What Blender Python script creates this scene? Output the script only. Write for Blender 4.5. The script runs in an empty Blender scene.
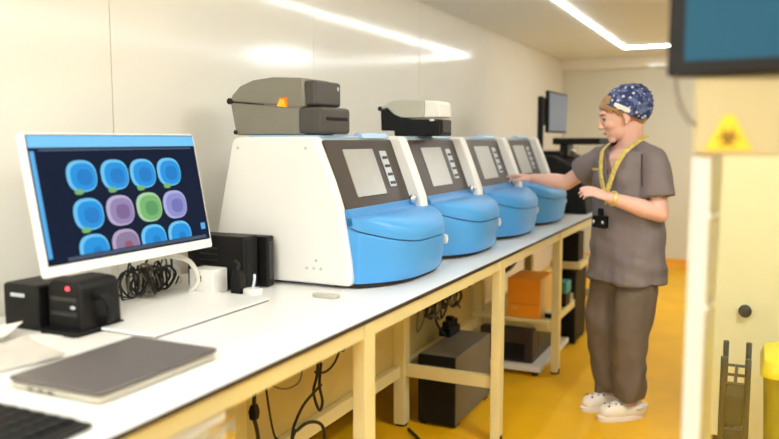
import bpy, bmesh, math, random
from mathutils import Vector, Matrix, noise
random.seed(7)
SC = bpy.context.scene
COL = SC.collection
PI = math.pi
V = Vector

# ------------------------------------------------------------------ materials
def srgb(r, g, b):
    def c(v):
        v /= 255.
        return v / 12.92 if v <= .04045 else ((v + .055) / 1.055) ** 2.4
    return (c(r), c(g), c(b), 1)

MATS = {}
def mat(name, col, rough=.5, metal=0., emit=None, estr=0., spec=.5, noise_amt=0., nscale=8., bump=0., bscale=200., coat=0.):
    if name in MATS: return MATS[name]
    m = bpy.data.materials.new(name); m.use_nodes = True
    nt = m.node_tree; b = nt.nodes['Principled BSDF']
    b.inputs['Base Color'].default_value = col
    b.inputs['Roughness'].default_value = rough
    b.inputs['Metallic'].default_value = metal
    b.inputs['Specular IOR Level'].default_value = spec
    b.inputs['Coat Weight'].default_value = coat
    if emit:
        b.inputs['Emission Color'].default_value = emit
        b.inputs['Emission Strength'].default_value = estr
    tc = nt.nodes.new('ShaderNodeTexCoord')
    if noise_amt:
        n = nt.nodes.new('ShaderNodeTexNoise'); n.inputs['Scale'].default_value = nscale; n.inputs['Detail'].default_value = 5
        nt.links.new(tc.outputs['Object'], n.inputs['Vector'])
        r = nt.nodes.new('ShaderNodeValToRGB')
        k = noise_amt
        r.color_ramp.elements[0].position = .3; r.color_ramp.elements[1].position = .7
        r.color_ramp.elements[0].color = tuple(c * (1 - k) for c in col[:3]) + (1,)
        r.color_ramp.elements[1].color = tuple(min(1, c * (1 + k)) for c in col[:3]) + (1,)
        nt.links.new(n.outputs['Fac'], r.inputs['Fac']); nt.links.new(r.outputs['Color'], b.inputs['Base Color'])
    if bump:
        n = nt.nodes.new('ShaderNodeTexNoise'); n.inputs['Scale'].default_value = bscale; n.inputs['Detail'].default_value = 3
        nt.links.new(tc.outputs['Object'], n.inputs['Vector'])
        bp = nt.nodes.new('ShaderNodeBump'); bp.inputs['Strength'].default_value = bump; bp.inputs['Distance'].default_value = .01
        nt.links.new(n.outputs['Fac'], bp.inputs['Height']); nt.links.new(bp.outputs['Normal'], b.inputs['Normal'])
    MATS[name] = m
    return m

m_wall = mat('cream_laminate', srgb(233, 228, 216), .13, noise_amt=.012, nscale=1.5)
m_endwall = mat('cream_panel', srgb(220, 218, 204), .4, noise_amt=.015, nscale=2)
m_ceil = mat('ceiling_panel', srgb(232, 233, 230), .45, noise_amt=.012, nscale=2)
m_floor = mat('yellow_vinyl', srgb(240, 182, 10), .45, spec=.35, noise_amt=.06, nscale=3.5)
m_cove = mat('cove_vinyl', srgb(240, 166, 20), .4)
m_led = mat('led_light', (1, 1, 1, 1), .5, emit=(.915, .967, 1, 1), estr=18)
m_panel_fill = mat('panel_fill_light', (1, 1, 1, 1), .5, emit=(.915, .967, 1, 1), estr=30)
m_top = mat('worktop_white', srgb(238, 236, 230), .3, noise_amt=.01, nscale=6)
m_edge = mat('worktop_dark_edge', srgb(52, 42, 36), .5)
m_frame = mat('cream_powder_coat', srgb(230, 217, 162), .38, noise_amt=.02, nscale=5)
m_backpanel = mat('tan_panel', srgb(206, 186, 122), .5, noise_amt=.05, nscale=4)
m_foot = mat('black_rubber', srgb(22, 20, 20), .6)
m_mwhite = mat('analyser_white', srgb(240, 238, 233), .35, noise_amt=.008, nscale=10)
m_mblue = mat('analyser_blue', srgb(76, 158, 224), .36, noise_amt=.02, nscale=5)
m_mblue2 = mat('analyser_blue_strip', srgb(62, 140, 202), .36)
m_mtop = mat('analyser_pale_blue', srgb(176, 206, 232), .3)
m_bezel = mat('bezel_taupe', srgb(72, 62, 56), .42, spec=.3, noise_amt=.05, nscale=6)
m_scr_grey = mat('grey_touch_screen', srgb(150, 148, 140), .3, emit=srgb(190, 188, 178), estr=.2, noise_amt=.05, nscale=20)
m_chrome = mat('silver_metal', srgb(215, 218, 222), .2, metal=.8)
m_slot = mat('silver_slot', srgb(190, 198, 205), .35)
m_seam = mat('dark_seam', srgb(28, 60, 92), .6)
m_pgrey = mat('printer_grey', srgb(128, 124, 112), .5, noise_amt=.04, nscale=14)
m_pdark = mat('printer_dark', srgb(70, 66, 62), .45, noise_amt=.04, nscale=14)
m_plight = mat('printer_light', srgb(190, 187, 174), .45, noise_amt=.03, nscale=14)
m_pwhite = mat('printer_white', srgb(240, 238, 232), .4)
m_black = mat('black_plastic', srgb(14, 13, 13), .5, spec=.3, noise_amt=.1, nscale=12)
m_blackm = mat('black_matte', srgb(11, 10, 10), .6, spec=.3, noise_amt=.1, nscale=12)
m_slate = mat('dark_grey_plastic', srgb(44, 41, 38), .45)
m_yellow = mat('sticker_yellow', srgb(246, 196, 30), .5)
m_orange = mat('sticker_orange', srgb(232, 122, 22), .5)
m_monwhite = mat('monitor_white', srgb(236, 235, 230), .35)
m_navy = mat('screen_navy', srgb(5, 7, 12), .6, spec=.06, emit=srgb(14, 26, 52), estr=.7)
m_bar = mat('screen_light_bar', srgb(20, 40, 60), .3, emit=srgb(100, 180, 228), estr=.9)
m_bar2 = mat('screen_blue_bar', srgb(20, 40, 60), .3, emit=srgb(58, 150, 208), estr=.9)
m_menu = mat('screen_menu_row', srgb(10, 14, 24), .3, emit=srgb(40, 62, 92), estr=.8)
m_icon = {k: (mat('plate_rim_' + k, srgb(6, 8, 14), .6, spec=.2, emit=srgb(*a), estr=.74), mat('plate_' + k, srgb(6, 8, 14), .6, spec=.2, emit=srgb(*b), estr=.74), mat('plate_core_' + k, srgb(6, 8, 14), .6, spec=.2, emit=srgb(*c), estr=.74))
          for k, a, b, c in (('blue', (110, 200, 245), (18, 148, 226), (10, 124, 204)), ('mauve', (190, 178, 212), (150, 132, 178), (124, 100, 150)), ('green', (172, 214, 164), (120, 182, 112), (88, 156, 96)), ('violet', (178, 178, 226), (142, 144, 206), (112, 116, 182)), ('rose', (186, 168, 200), (140, 122, 158), (150, 84, 104)))}
m_laptop = mat('laptop_lid_grey', srgb(100, 92, 88), .42, metal=.2, noise_amt=.04, nscale=30)
m_lapbase = mat('laptop_base_silver', srgb(196, 190, 172), .4, metal=.3)
m_paper = mat('white_paper', srgb(238, 234, 224), .7, noise_amt=.01, nscale=10)
m_greypaper = mat('grey_white_paper', srgb(196, 190, 178), .7, noise_amt=.08, nscale=25)
m_paperpink = mat('pink_paper', srgb(208, 172, 160), .7)
m_cable_b = mat('black_cable', srgb(24, 22, 20), .5)
m_cable_w = mat('white_cable', srgb(226, 222, 210), .45)
m_cable_g = mat('grey_cable', srgb(120, 112, 98), .5)
m_white = mat('white_plastic', srgb(236, 234, 228), .4)
m_red = mat('red_light', srgb(200, 30, 30), .4, emit=srgb(255, 60, 70), estr=2.5)
m_tower = mat('tower_grey', srgb(112, 108, 96), .45, metal=.2, noise_amt=.03, nscale=9)
m_orangebox = mat('orange_card', srgb(250, 158, 22), .55, noise_amt=.05, nscale=7)
m_orangeside = mat('pale_orange_card', srgb(240, 196, 120), .6)
m_teal = mat('teal_plastic', srgb(60, 160, 176), .5)
m_brown = mat('dark_brown_plastic', srgb(52, 40, 32), .5, noise_amt=.12, nscale=9)
m_screenblue = mat('grey_blue_screen', srgb(70, 78, 90), .35, emit=srgb(126, 140, 158), estr=.28)
m_tealscreen = mat('teal_screen', srgb(14, 42, 54), .6, spec=.2, emit=srgb(30, 106, 132), estr=.5, noise_amt=.05, nscale=3)
m_beige = mat('beige_housing', srgb(184, 172, 130), .5, noise_amt=.02, nscale=5)
m_post = mat('white_post', srgb(212, 212, 206), .4, noise_amt=.015, nscale=4)
m_panelc = mat('cream_side_panel', srgb(212, 202, 160), .4)
m_cup = mat('cupboard_cream', srgb(222, 214, 172), .45, noise_amt=.02, nscale=3)
m_binlid = mat('bin_lid_yellow', srgb(226, 204, 24), .45)
m_bin = mat('bin_body_olive', srgb(150, 138, 30), .5)
m_rack = mat('rack_dark_green', srgb(44, 46, 34), .5)
# people
m_skin = mat('skin', srgb(230, 182, 164), .5, noise_amt=.03, nscale=20)
m_skin.node_tree.nodes['Principled BSDF'].inputs['Subsurface Weight'].default_value = .08
m_skin.node_tree.nodes['Principled BSDF'].inputs['Subsurface Radius'].default_value = (.01, .004, .002)
m_scrub = mat('scrub_taupe', srgb(122, 112, 112), .75, noise_amt=.04, nscale=25, bump=.15, bscale=60)
m_trou = mat('trouser_taupe', srgb(108, 95, 82), .75, noise_amt=.06, nscale=18, bump=.15, bscale=60)
m_hem = mat('scrub_seam', srgb(70, 60, 58), .8)
m_hair = mat('light_brown_hair', srgb(178, 136, 92), .5, noise_amt=.25, nscale=70)
m_brow = mat('brow_brown', srgb(96, 62, 44), .7)
m_eye = mat('eye_white', srgb(230, 225, 220), .3)
m_iris = mat('iris_dark', srgb(50, 38, 32), .3)
m_lip = mat('lip', srgb(196, 112, 104), .5)
m_lany = mat('lanyard_yellow', srgb(216, 192, 104), .6, noise_amt=.25, nscale=60)
m_clog = mat('clog_white', srgb(238, 228, 214), .5)
m_gold = mat('pale_gold', srgb(226, 204, 128), .35, metal=.5)

# patterned cap cloth
def cap_mat():
    m = bpy.data.materials.new('cap_navy_print'); m.use_nodes = True
    nt = m.node_tree; b = nt.nodes['Principled BSDF']; b.inputs['Roughness'].default_value = .8
    tc = nt.nodes.new('ShaderNodeTexCoord')
    v = nt.nodes.new('ShaderNodeTexVoronoi'); v.inputs['Scale'].default_value = 42; v.inputs['Randomness'].default_value = 1
    n = nt.nodes.new('ShaderNodeTexNoise'); n.inputs['Scale'].default_value = 34; n.inputs['Detail'].default_value = 2
    nt.links.new(tc.outputs['Object'], v.inputs['Vector']); nt.links.new(tc.outputs['Object'], n.inputs['Vector'])
    r1 = nt.nodes.new('ShaderNodeValToRGB'); r1.color_ramp.interpolation = 'EASE'
    r1.color_ramp.elements[0].position = .26; r1.color_ramp.elements[0].color = srgb(206, 210, 226)
    r1.color_ramp.elements[1].position = .36; r1.color_ramp.elements[1].color = srgb(44, 56, 104)
    r2 = nt.nodes.new('ShaderNodeValToRGB'); r2.color_ramp.elements[0].position = .50; r2.color_ramp.elements[1].position = .58
    mx = nt.nodes.new('ShaderNodeMixRGB'); mx.inputs['Color2'].default_value = srgb(96, 112, 160)
    nt.links.new(v.outputs['Distance'], r1.inputs['Fac']); nt.links.new(n.outputs['Fac'], r2.inputs['Fac'])
    nt.links.new(r2.outputs['Color'], mx.inputs['Fac']); nt.links.new(r1.outputs['Color'], mx.inputs['Color1'])
    nt.links.new(mx.outputs['Color'], b.inputs['Base Color'])
    return m
m_cap = cap_mat()

def glass_mat(name, tint, gl=.08):
    m = bpy.data.materials.new(name); m.use_nodes = True
    nt = m.node_tree; out = nt.nodes['Material Output']; nt.nodes.remove(nt.nodes['Principled BSDF'])
    t = nt.nodes.new('ShaderNodeBsdfTransparent'); t.inputs['Color'].default_value = tint
    g = nt.nodes.new('ShaderNodeBsdfGlossy'); g.inputs['Roughness'].default_value = .04
    mx = nt.nodes.new('ShaderNodeMixShader'); mx.inputs['Fac'].default_value = gl
    nt.links.new(t.outputs[0], mx.inputs[1]); nt.links.new(g.outputs[0], mx.inputs[2]); nt.links.new(mx.outputs[0], out.inputs['Surface'])
    return m
m_glass = glass_mat('clear_glass', (.97, .985, .93, 1), .04)
m_film = glass_mat('clear_plastic_film', (.95, .95, .95, 1), .45)

# ------------------------------------------------------------------ mesh builder
class MB:
    def __init__(s):
        s.bm = bmesh.new(); s.mats = []; s.cur = 0
    def use(s, m):
        if m not in s.mats: s.mats.append(m)
        s.cur = s.mats.index(m); return s
    def _f(s, vs):
        try:
            f = s.bm.faces.new(vs); f.material_index = s.cur; return f
        except ValueError:
            return None
    def box(s, x0, x1, y0, y1, z0, z1, M=None):
        c = [V((x, y, z)) for z in (z0, z1) for y in (y0, y1) for x in (x0, x1)]
        if M: c = [M @ p for p in c]
        v = [s.bm.verts.new(p) for p in c]
        for q in ((0, 2, 3, 1), (4, 5, 7, 6), (0, 1, 5, 4), (2, 6, 7, 3), (0, 4, 6, 2), (1, 3, 7, 5)): s._f([v[i] for i in q])
        return s
    def prism(s, pts, a, b, axis='y', M=None):
        # pts: 2-D outline; axis y -> (x,z), axis x -> (y,z), axis z -> (x,y)
        def mk(p, t):
            q = V((p[0], t, p[1])) if axis == 'y' else (V((t, p[0], p[1])) if axis == 'x' else V((p[0], p[1], t)))
            return M @ q if M else q
        A = [s.bm.verts.new(mk(p, a)) for p in pts]; B = [s.bm.verts.new(mk(p, b)) for p in pts]
        n = len(pts)
        s._f(A); s._f(B[::-1])
        for i in range(n): s._f([A[i], B[i], B[(i + 1) % n], A[(i + 1) % n]])
        return s
    def loft(s, rings, cap=True):
        R = [[s.bm.verts.new(p) for p in r] for r in rings]
        n = len(R[0])
        for a, b in zip(R, R[1:]):
            for i in range(n): s._f([a[i], a[(i + 1) % n], b[(i + 1) % n], b[i]])
        if cap: s._f(R[0][::-1]); s._f(R[-1])
        return s
    def tube(s, pts, rad, n=8, up=None, flat=1.):
        pts = [V(p) for p in pts]
        rads = rad if isinstance(rad, (list, tuple)) else [rad] * len(pts)
        rings = []; ref = None
        for i, p in enumerate(pts):
            t = (pts[min(i + 1, len(pts) - 1)] - pts[max(i - 1, 0)]).normalized()
            if ref is None:
                ref = V(up) if up else (V((0, 0, 1)) if abs(t.z) < .9 else V((1, 0, 0)))
            a = (ref - t * ref.dot(t))
            if a.length < 1e-5: a = t.orthogonal()
            a.normalize(); b = t.cross(a); ref = a
            r = rads[i]
            ra, rb = r if isinstance(r, (list, tuple)) else (r * flat, r)
            rings.append([p + a * (ra * math.cos(2 * PI * k / n)) + b * (rb * math.sin(2 * PI * k / n)) for k in range(n)])
        return s.loft(rings)
    def cyl(s, p0, p1, r, n=20, r2=None):
        return s.tube([p0, p1], [r, r if r2 is None else r2], n)
    def capsule(s, p0, p1, r0, r1, n=16, k=4):
        p0, p1 = V(p0), V(p1); d = (p1 - p0).normalized(); pts = []; rs = []
        for i in range(k + 1):
            a = PI / 2 * (1 - i / k); pts.append(p0 - d * r0 * math.sin(a)); rs.append(max(r0 * math.cos(a), r0 * .08))
        for i in range(k + 1):
            a = PI / 2 * i / k; pts.append(p1 + d * r1 * math.sin(a)); rs.append(max(r1 * math.cos(a), r1 * .08))
        return s.tube(pts, rs, n)
    def ell(s, c, r, M=None, n=20, k=12):
        rings = []
        for i in range(k + 1):
            a = -PI / 2 + PI * i / k; a = max(-PI / 2 + .03, min(PI / 2 - .03, a))
            ring = []
            for j in range(n):
                b = 2 * PI * j / n
                p = V((r[0] * math.cos(a) * math.cos(b), r[1] * math.cos(a) * math.sin(b), r[2] * math.sin(a)))
                if M: p = M @ p
                ring.append(p + V(c))
            rings.append(ring)
        return s.loft(rings)
    def build(s, name, m=None, parent=None, bevel=0., seg=2, smooth=True, loc=None, ang=35):
        if m is not None: mats = [m] if not s.mats else s.mats
        else: mats = s.mats
        bmesh.ops.recalc_face_normals(s.bm, faces=s.bm.faces[:])
        me = bpy.data.meshes.new(name); s.bm.to_mesh(me); s.bm.free()
        for x in mats: me.materials.append(x)
        if smooth:
            for p in me.polygons: p.use_smooth = True
            me.set_sharp_from_angle(angle=math.radians(ang))
        o = bpy.data.objects.new(name, me); COL.objects.link(o)
        if parent: o.parent = parent
        if loc is not None: o.location = loc
        if bevel:
            b = o.modifiers.new('bevel', 'BEVEL'); b.width = bevel; b.segments = seg; b.limit_method = 'ANGLE'; b.angle_limit = math.radians(30); b.harden_normals = True
        return o

def arc(cx, cy, r, a0, a1, n):
    return [(cx + r * math.cos(math.radians(a0 + (a1 - a0) * i / n)), cy + r * math.sin(math.radians(a0 + (a1 - a0) * i / n))) for i in range(n + 1)]
def rrect(x0, x1, y0, y1, r, n=4):
    return arc(x1 - r, y1 - r, r, 0, 90, n) + arc(x0 + r, y1 - r, r, 90, 180, n) + arc(x0 + r, y0 + r, r, 180, 270, n) + arc(x1 - r, y0 + r, r, 270, 360, n)
def smooth_path(pts, sub=8):
    pts = [V(p) for p in pts]; out = []
    for i in range(len(pts) - 1):
        p0, p1, p2, p3 = pts[max(i - 1, 0)], pts[i], pts[i + 1], pts[min(i + 2, len(pts) - 1)]
        for k in range(sub):
            t = k / sub
            out.append(.5 * ((2 * p1) + (p2 - p0) * t + (2 * p0 - 5 * p1 + 4 * p2 - p3) * t * t + (3 * p1 - p0 - 3 * p2 + p3) * t ** 3))
    out.append(pts[-1]); return out

def tag(o, label, cat, group=None, kind=None):
    o['label'] = label; o['category'] = cat
    if group: o['group'] = group
    if kind: o['kind'] = kind
    return o
def empty(name, loc, label, cat, rz=0, group=None):
    o = bpy.data.objects.new(name, None); COL.objects.link(o)
    o.location = loc; o.rotation_euler = (0, 0, rz); o.empty_display_size = .05
    return tag(o, label, cat, group)
def struct(o): o['kind'] = 'structure'; return o
def copy_tree(o, parent=None):
    c = o.copy(); COL.objects.link(c)
    if parent: c.parent = parent
    for ch in list(o.children): copy_tree(ch, c)
    return c

# ------------------------------------------------------------------ the room
XW, XR, YB, YE, ZC = -2.1, 1.7, -2.2, 9.2, 2.37
b = MB()
rw = random.Random(4); ys = [YB, -.70, .70, 2.10, 3.50, 4.90, 6.30, 7.70, YE]
for a, c in zip(ys, ys[1:]): b.prism([(XW - .05, a + .0015), (XW + rw.uniform(-.002, .003), a + .0015), (XW + rw.uniform(-.002, .003), c - .0015), (XW - .05, c - .0015)], 0, ZC, 'z')
b.box(XW - .06, XW - .004, YB, YE, 0, ZC)
struct(b.build('wall_left', m_wall, smooth=False))
struct(MB().box(XW - .06, XR + .06, YE, YE + .06, 0, ZC).build('wall_back', m_endwall, smooth=False))
struct(MB().box(XR, XR + .06, YB, YE, 0, ZC).build('wall_right', m_endwall, smooth=False))
struct(MB().box(XW - .06, XR + .06, YB - .06, YB, 0, ZC).build('wall_front', m_endwall, smooth=False))
struct(MB().box(XW - .06, XR + .06, YB - .06, YE + .06, -.06, 0).build('floor', m_floor, smooth=False))
struct(MB().box(XW - .06, XR + .06, YB - .06, YE + .06, ZC, ZC + .06).build('ceiling', m_ceil, smooth=False))
struct(MB().box(XW, XR, YE - .09, YE, ZC - .125, ZC).build('trim_1', m_wall, bevel=.004))
struct(MB().prism([(YE, 0), (YE - .05, 0), (YE - .035, .012), (YE - .02, .035), (YE - .012, .10), (YE, .10)], XW, XR, 'x').build('baseboard_back', m_cove))

# LED profile running round the ceiling
XL, YL, XL2, YL1 = -1.248, 8.16, .95, -1.4
w = .011
led = empty('ceiling_light', (XL, YL, ZC), 'long white light strip running along the ceiling and turning at the far end', 'ceiling light')
MBl = MB()
for (x0, x1, y0, y1) in ((XL - w, XL + w, YL1, YL + w), (XL + w, XL2 + w, YL - w, YL + w), (XL2 - w, XL2 + w, YL1, YL - w)):
    MBl.box(x0 - XL, x1 - XL, y0 - YL, y1 - YL, -.012, -.001)
MBl.build('diffuser', m_led, led, smooth=False)
# unseen ceiling panels added as fill; only the far one follows from its reflection
lp = None
for i, (lx, y) in enumerate(((-.75, .1), (.4, 2.5), (.5, 7.15), (-.25, -1.5), (-.9, -1.4))):
    if lp is None:
        lp = empty('ceiling_fill_panel', (lx, y, ZC), 'square unseen ceiling panel, from a set mostly added as fill light', 'ceiling light', group='panel lights over the aisle')
        MB().box(-.22, .22, -.3, .3, -.022, -.012).build('diffuser', m_panel_fill, lp, smooth=False)
        MB().box(-.25, .25, -.33, .33, -.012, -.001).build('frame', m_white, lp, bevel=.002)
    else:
        c = copy_tree(lp); c.location = (lx, y, ZC)

# ------------------------------------------------------------------ bench
BX, BZ = -1.04, .9
BY0, BY1 = -.6, 6.9
bench = empty('lab_bench', (-1.57, 2.07, 0), 'long white-topped laboratory bench on cream metal frames along the left wall', 'bench')
def B(m): m.origin = None; return m
ox, oy = -1.57, 2.07
wt = MB().box(-2.075 - ox, BX - .006 - ox, BY0 - oy, BY1 - oy, BZ - .013, BZ).build('worktop', m_top, bench, bevel=.002)
MB().box(BX - .006 - ox, BX - ox, BY0 - oy, BY1 - oy, BZ - .013, BZ - .001).build('edge_band', m_edge, wt, bevel=.001)
wt2 = MB().box(-1.4585 - ox, -1.4555 - ox, BY0 - oy, 1.52 - oy, BZ - .0005, BZ + .0006).build('joint_strip', m_edge, wt, smooth=False)
MB().box(BX - .05 - ox, BX - .012 - ox, BY0 + .05 - oy, BY1 - .02 - oy, BZ - .064, BZ - .0135).build('front_rail', m_frame, bench, bevel=.003)
for Y in (-.45, 2.07, 3.45, 4.65, 5.85, 6.82):
    y = Y - oy
    f = MB().box(BX - .0525 - ox, BX - .0075 - ox, y - .035, y + .035, .012, BZ - .0135).build('leg', m_frame, bench, bevel=.004)
    MB().cyl((BX - .03 - ox, y, 0), (BX - .03 - ox, y, .03), .028).build('foot', m_foot, f)
    f = MB().box(-1.60 - ox, -1.54 - ox, y - .035, y + .035, .012, BZ - .0135).build('leg', m_frame, bench, bevel=.004)
    MB().cyl((-1.57 - ox, y, 0), (-1.57 - ox, y, .03), .028).build('foot', m_foot, f)
    MB().box(-1.54 - ox, BX - .0525 - ox, y - .02, y + .02, .26, .32).build('side_rail', m_frame, bench, bevel=.003)
    MB().box(-1.54 - ox, BX - .0525 - ox, y - .02, y + .02, BZ - .064, BZ - .0135).build('top_rail', m_frame, bench, bevel=.003)
MB().box(-1.598 - ox, -1.562 - ox, BY0 + .1 - oy, BY1 - .1 - oy, .255, .315).build('rear_rail', m_frame, bench, bevel=.003)
MB().box(-1.606 - ox, -1.5985 - ox, BY0 + .1 - oy, 4.6 - oy, .315, BZ - .0135).build('back_panel', m_backpanel, bench, smooth=False)
# shelves between the far frames
sh = empty('under_bench_shelf', (-1.33, 4.95, .322), 'cream shelf under the far bench bay carrying the orange box', 'shelf')
MB().box(-.26, .24, -.38, .34, 0, .022).build('board', m_frame, sh, bevel=.003)
MB().box(.215, .24, -.38, .34, -.03, -.0005).build('lip', m_frame, sh, bevel=.002)
ls = empty('low_shelf', (-1.36, 4.85, 0), 'low white shelf board just above the floor beneath the orange box', 'shelf')
MB().box(-.22, .23, -.34, .46, .03, .065).build('board', m_white, ls, bevel=.004)
for sx in (-.18, .19):
    for sy in (-.3, .41): MB().cyl((sx, sy, 0), (sx, sy, .0305), .02).build('foot', m_foot, ls)

# ------------------------------------------------------------------ analysers
# local frame: x = out of the wall towards the aisle, y along the bench, z up; origin at rear left foot
WM = .68
def front_x(z):                       # line of the left panel's front edge
    pts = [(0, .585), (.10, .575), (.30, .54), (.395, .505), (.55, .44)]
    for (z0, x0), (z1, x1) in zip(pts, pts[1:]):
        if z <= z1: return x0 + (x1 - x0) * (z - z0) / (z1 - z0)
    return pts[-1][1]
def bulge_outline(k, inset=0., n=26):
    # arc in plan that swells towards the aisle; k scales the swell
    pts = []
    y0, y1 = .03 + inset, WM + .0 - inset
    for i in range(n + 1):
        t = i / n; y = y0 + (y1 - y0) * t
        u = (y - .37) / .35
        x = .585 + (.165 * max(0, 1 - abs(u) ** 3.0)) * k
        pts.append((x - inset, y))
    return pts
def make_analyser():
    root = empty('benchtop_analyser', (0, 0, 0), 'x', 'laboratory analyser')
    prof = [(.012, .012), (.0, .05), (-.008, .19), (.03, .36), (.07, .535), (.088, .55), (.425, .552), (.44, .545)] + \
           [(front_x(z), z) for z in (.5, .44, .395, .34, .29, .2, .1, .04)] + [(.578, .012)]
    MB().prism(prof, 0, WM).build('body', m_mwhite, root, bevel=.012, seg=3)
    # small feet
    for x in (.07, .5):
        for y in (.07, WM - .07): MB().cyl((x, y, 0), (x, y, .014), .022).build('foot', m_foot, root)
    # rivets low on the side panel
    for (x, z) in ((.40, .07), (.43, .07), (.46, .07), (.44, .10), (.10, .51), (.40, .51)):
        MB().cyl((x, -.0015, z), (x, .001, z), .006, 10).build('screw', m_slot, root)
    MB().prism([(.10, .550), (.12, .5575), (.42, .5575), (.445, .546)], .05, WM - .075).build('top_cover', m_mtop, root, bevel=.002)
    MB().prism([(.40, .552), (.415, .570), (.437, .568), (.452, .546)], .36, WM - .075).build('top_ridge', m_mtop, root, bevel=.004)
    # sloping display panel: frame of reference along the slope
    p0 = V((front_x(.275), 0, .275)); p1 = V((front_x(.538), 0, .538)); up = (p1 - p0).normalized(); L = (p1 - p0).length
    nrm = V((up.z, 0, -up.x))
    M = Matrix(((0, up.x, nrm.x, p0.x), (1, 0, 0, 0), (0, up.z, nrm.z, p0.z), (0, 0, 0, 1)))   # (y, slope, normal)
    bz = MB().prism(rrect(.035, .61, .0, L, .012), -.004, .009, 'z', M).build('display_panel', m_bezel, root, bevel=.003)
    sc = MB().prism(rrect(.15, .40, .05, L - .04, .006), .009, .0125, 'z', M).build('screen', m_scr_grey, bz, bevel=.001)
    st = MB().prism(rrect(.455, .515, .075, L - .05, .006), .009, .0125, 'z', M).build('slot_panel', m_slot, bz, bevel=.001)
    for k in range(4):
        a = .085 + k * (L - .05 - .085) / 4
        MB().prism(rrect(.463, .507, a, a + .012, .003), .0125, .015, 'z', M).build('slot', m_slate, st)
    # right-hand fin
    fin = [(front_x(z) - .04, z) for z in (.02, .2, .4, .556)] + [(front_x(z) + .058, z) for z in (.556, .42, .30, .2, .02)]
    MB().prism(fin, .615, WM).build('side_fin', m_mwhite, root, bevel=.014, seg=3)
    # blue strip under the display
    zs = [.236, .262, .282]
    MB().prism([(front_x(.2) - .02, .20), (front_x(.24) + .030, .232), (front_x(.262) + .026, .266), (front_x(.285) + .010, .288), (front_x(.285) - .02, .288)], .03, .615).build('blue_strip', m_mblue2, root, bevel=.003)
    kn = MB().ell((front_x(.27) + .03, .575, .292), (.016, .020, .022)).build('latch', m_chrome, root)
    # blue swollen cover: lower drawer and the lid above a dark seam
    def ring(k, z, inset=0.):
        o = bulge_outline(k, inset)
        sl = .34 * max(0, min(1, (z - .06) / .09)) * max(0, min(1, (.262 - z) / .03))
        q = [(x, y) for x, y in o] + [(.5, .66 - inset), (.5, .03 + inset)]
        return [V((x, y, min(z + sl * max(0, .745 - x), .258))) for x, y in q]
    low = MB().loft([ring(.86, .018), ring(.9, .03), ring(.97, .08), ring(1., .13), ring(1.0, .158)])
    lo = low.build('front_cover', m_mblue, root, bevel=.004)
    MB().loft([ring(.965, .157, .004), ring(.965, .165, .004)]).build('seam', m_seam, lo)
    lid = MB().loft([ring(1.02, .164), ring(1.02, .185), ring(.99, .204), ring(.93, .214), ring(.60, .236), ring(.05, .258)])
    lid.build('lid', m_mblue, root, ang=50)
    # plinth coloured black to give the shadow gap under the cover, and oval button
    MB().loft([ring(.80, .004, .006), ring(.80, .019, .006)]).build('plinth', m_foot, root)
    MB().ell((.712, .605, .125), (.012, .012, .022), Matrix.Rotation(.5, 3, 'Z')).build('button', m_white, lo)
    return root
ana = make_analyser()
AX = -1.882
labels = ['white and blue benchtop analyser under the big grey label printer, nearest the wide monitor',
          'white and blue benchtop analyser with the smaller white-topped label printer on top',
          'white and blue benchtop analyser third along the bench, its screen touched by the woman',
          'white and blue benchtop analyser farthest along the bench, just before the black equipment']
for i in range(4):
    o = ana if i == 0 else copy_tree(ana)
    o.location = (AX, 2.41 + .75 * i, BZ)
    tag(o, labels[i], 'laboratory analyser', 'blue analysers in a row on the bench')

# ------------------------------------------------------------------ label printers
pr = empty('label_printer', (-1.865, 2.47, BZ + .558), 'big grey and charcoal label printer with a yellow sticker on the nearest analyser', 'printer')
side = [(.03, 0), (.0, .13), (.012, .155), (.05, .19), (.11, .21), (.20, .218), (.335, .212), (.345, .10), (.35, .0)]
low = [(.03, 0), (.004, .128), (.345, .100), (.35, 0)]
upp = [(.004, .130), (.012, .155), (.05, .19), (.11, .21), (.20, .218), (.335, .212), (.345, .102)]
MB().prism(low, 0, .215).build('base', m_pgrey, pr, bevel=.008)
MB().prism(upp, 0, .215).build('cover', m_pgrey, pr, bevel=.010)
MB().box(.334, .385, .010, .208, .108, .203).build('front_hood', m_pdark, pr, bevel=.012)
f = MB().box(.316, .42, -.006, .220, .004, .104).build('front_door', m_pdark, pr, bevel=.014)
MB().box(.41, .4225, .03, .19, .055, .068).build('label_slot', m_blackm, f, bevel=.002)
MB().ell((.3855, .18, .178), (.003, .008, .008)).build('status_light', m_slot, pr)
MB().cyl((.004, -.004, .132), (.004, .219, .132), .012).build('hinge', m_foot, pr)
MB().cyl((.03, -.003, .012), (.03, .218, .012), .009).build('rear_foot', m_foot, pr)
s = MB().prism([(.222, .108), (.270, .103), (.268, .142), (.236, .140)], -.0025, .002).build('sticker', m_orange, pr)
MB().prism([(.2235, .1085), (.264, .1042), (.256, .134), (.238, .134)], -.004, -.001).build('sticker_mark', m_yellow, s)

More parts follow.
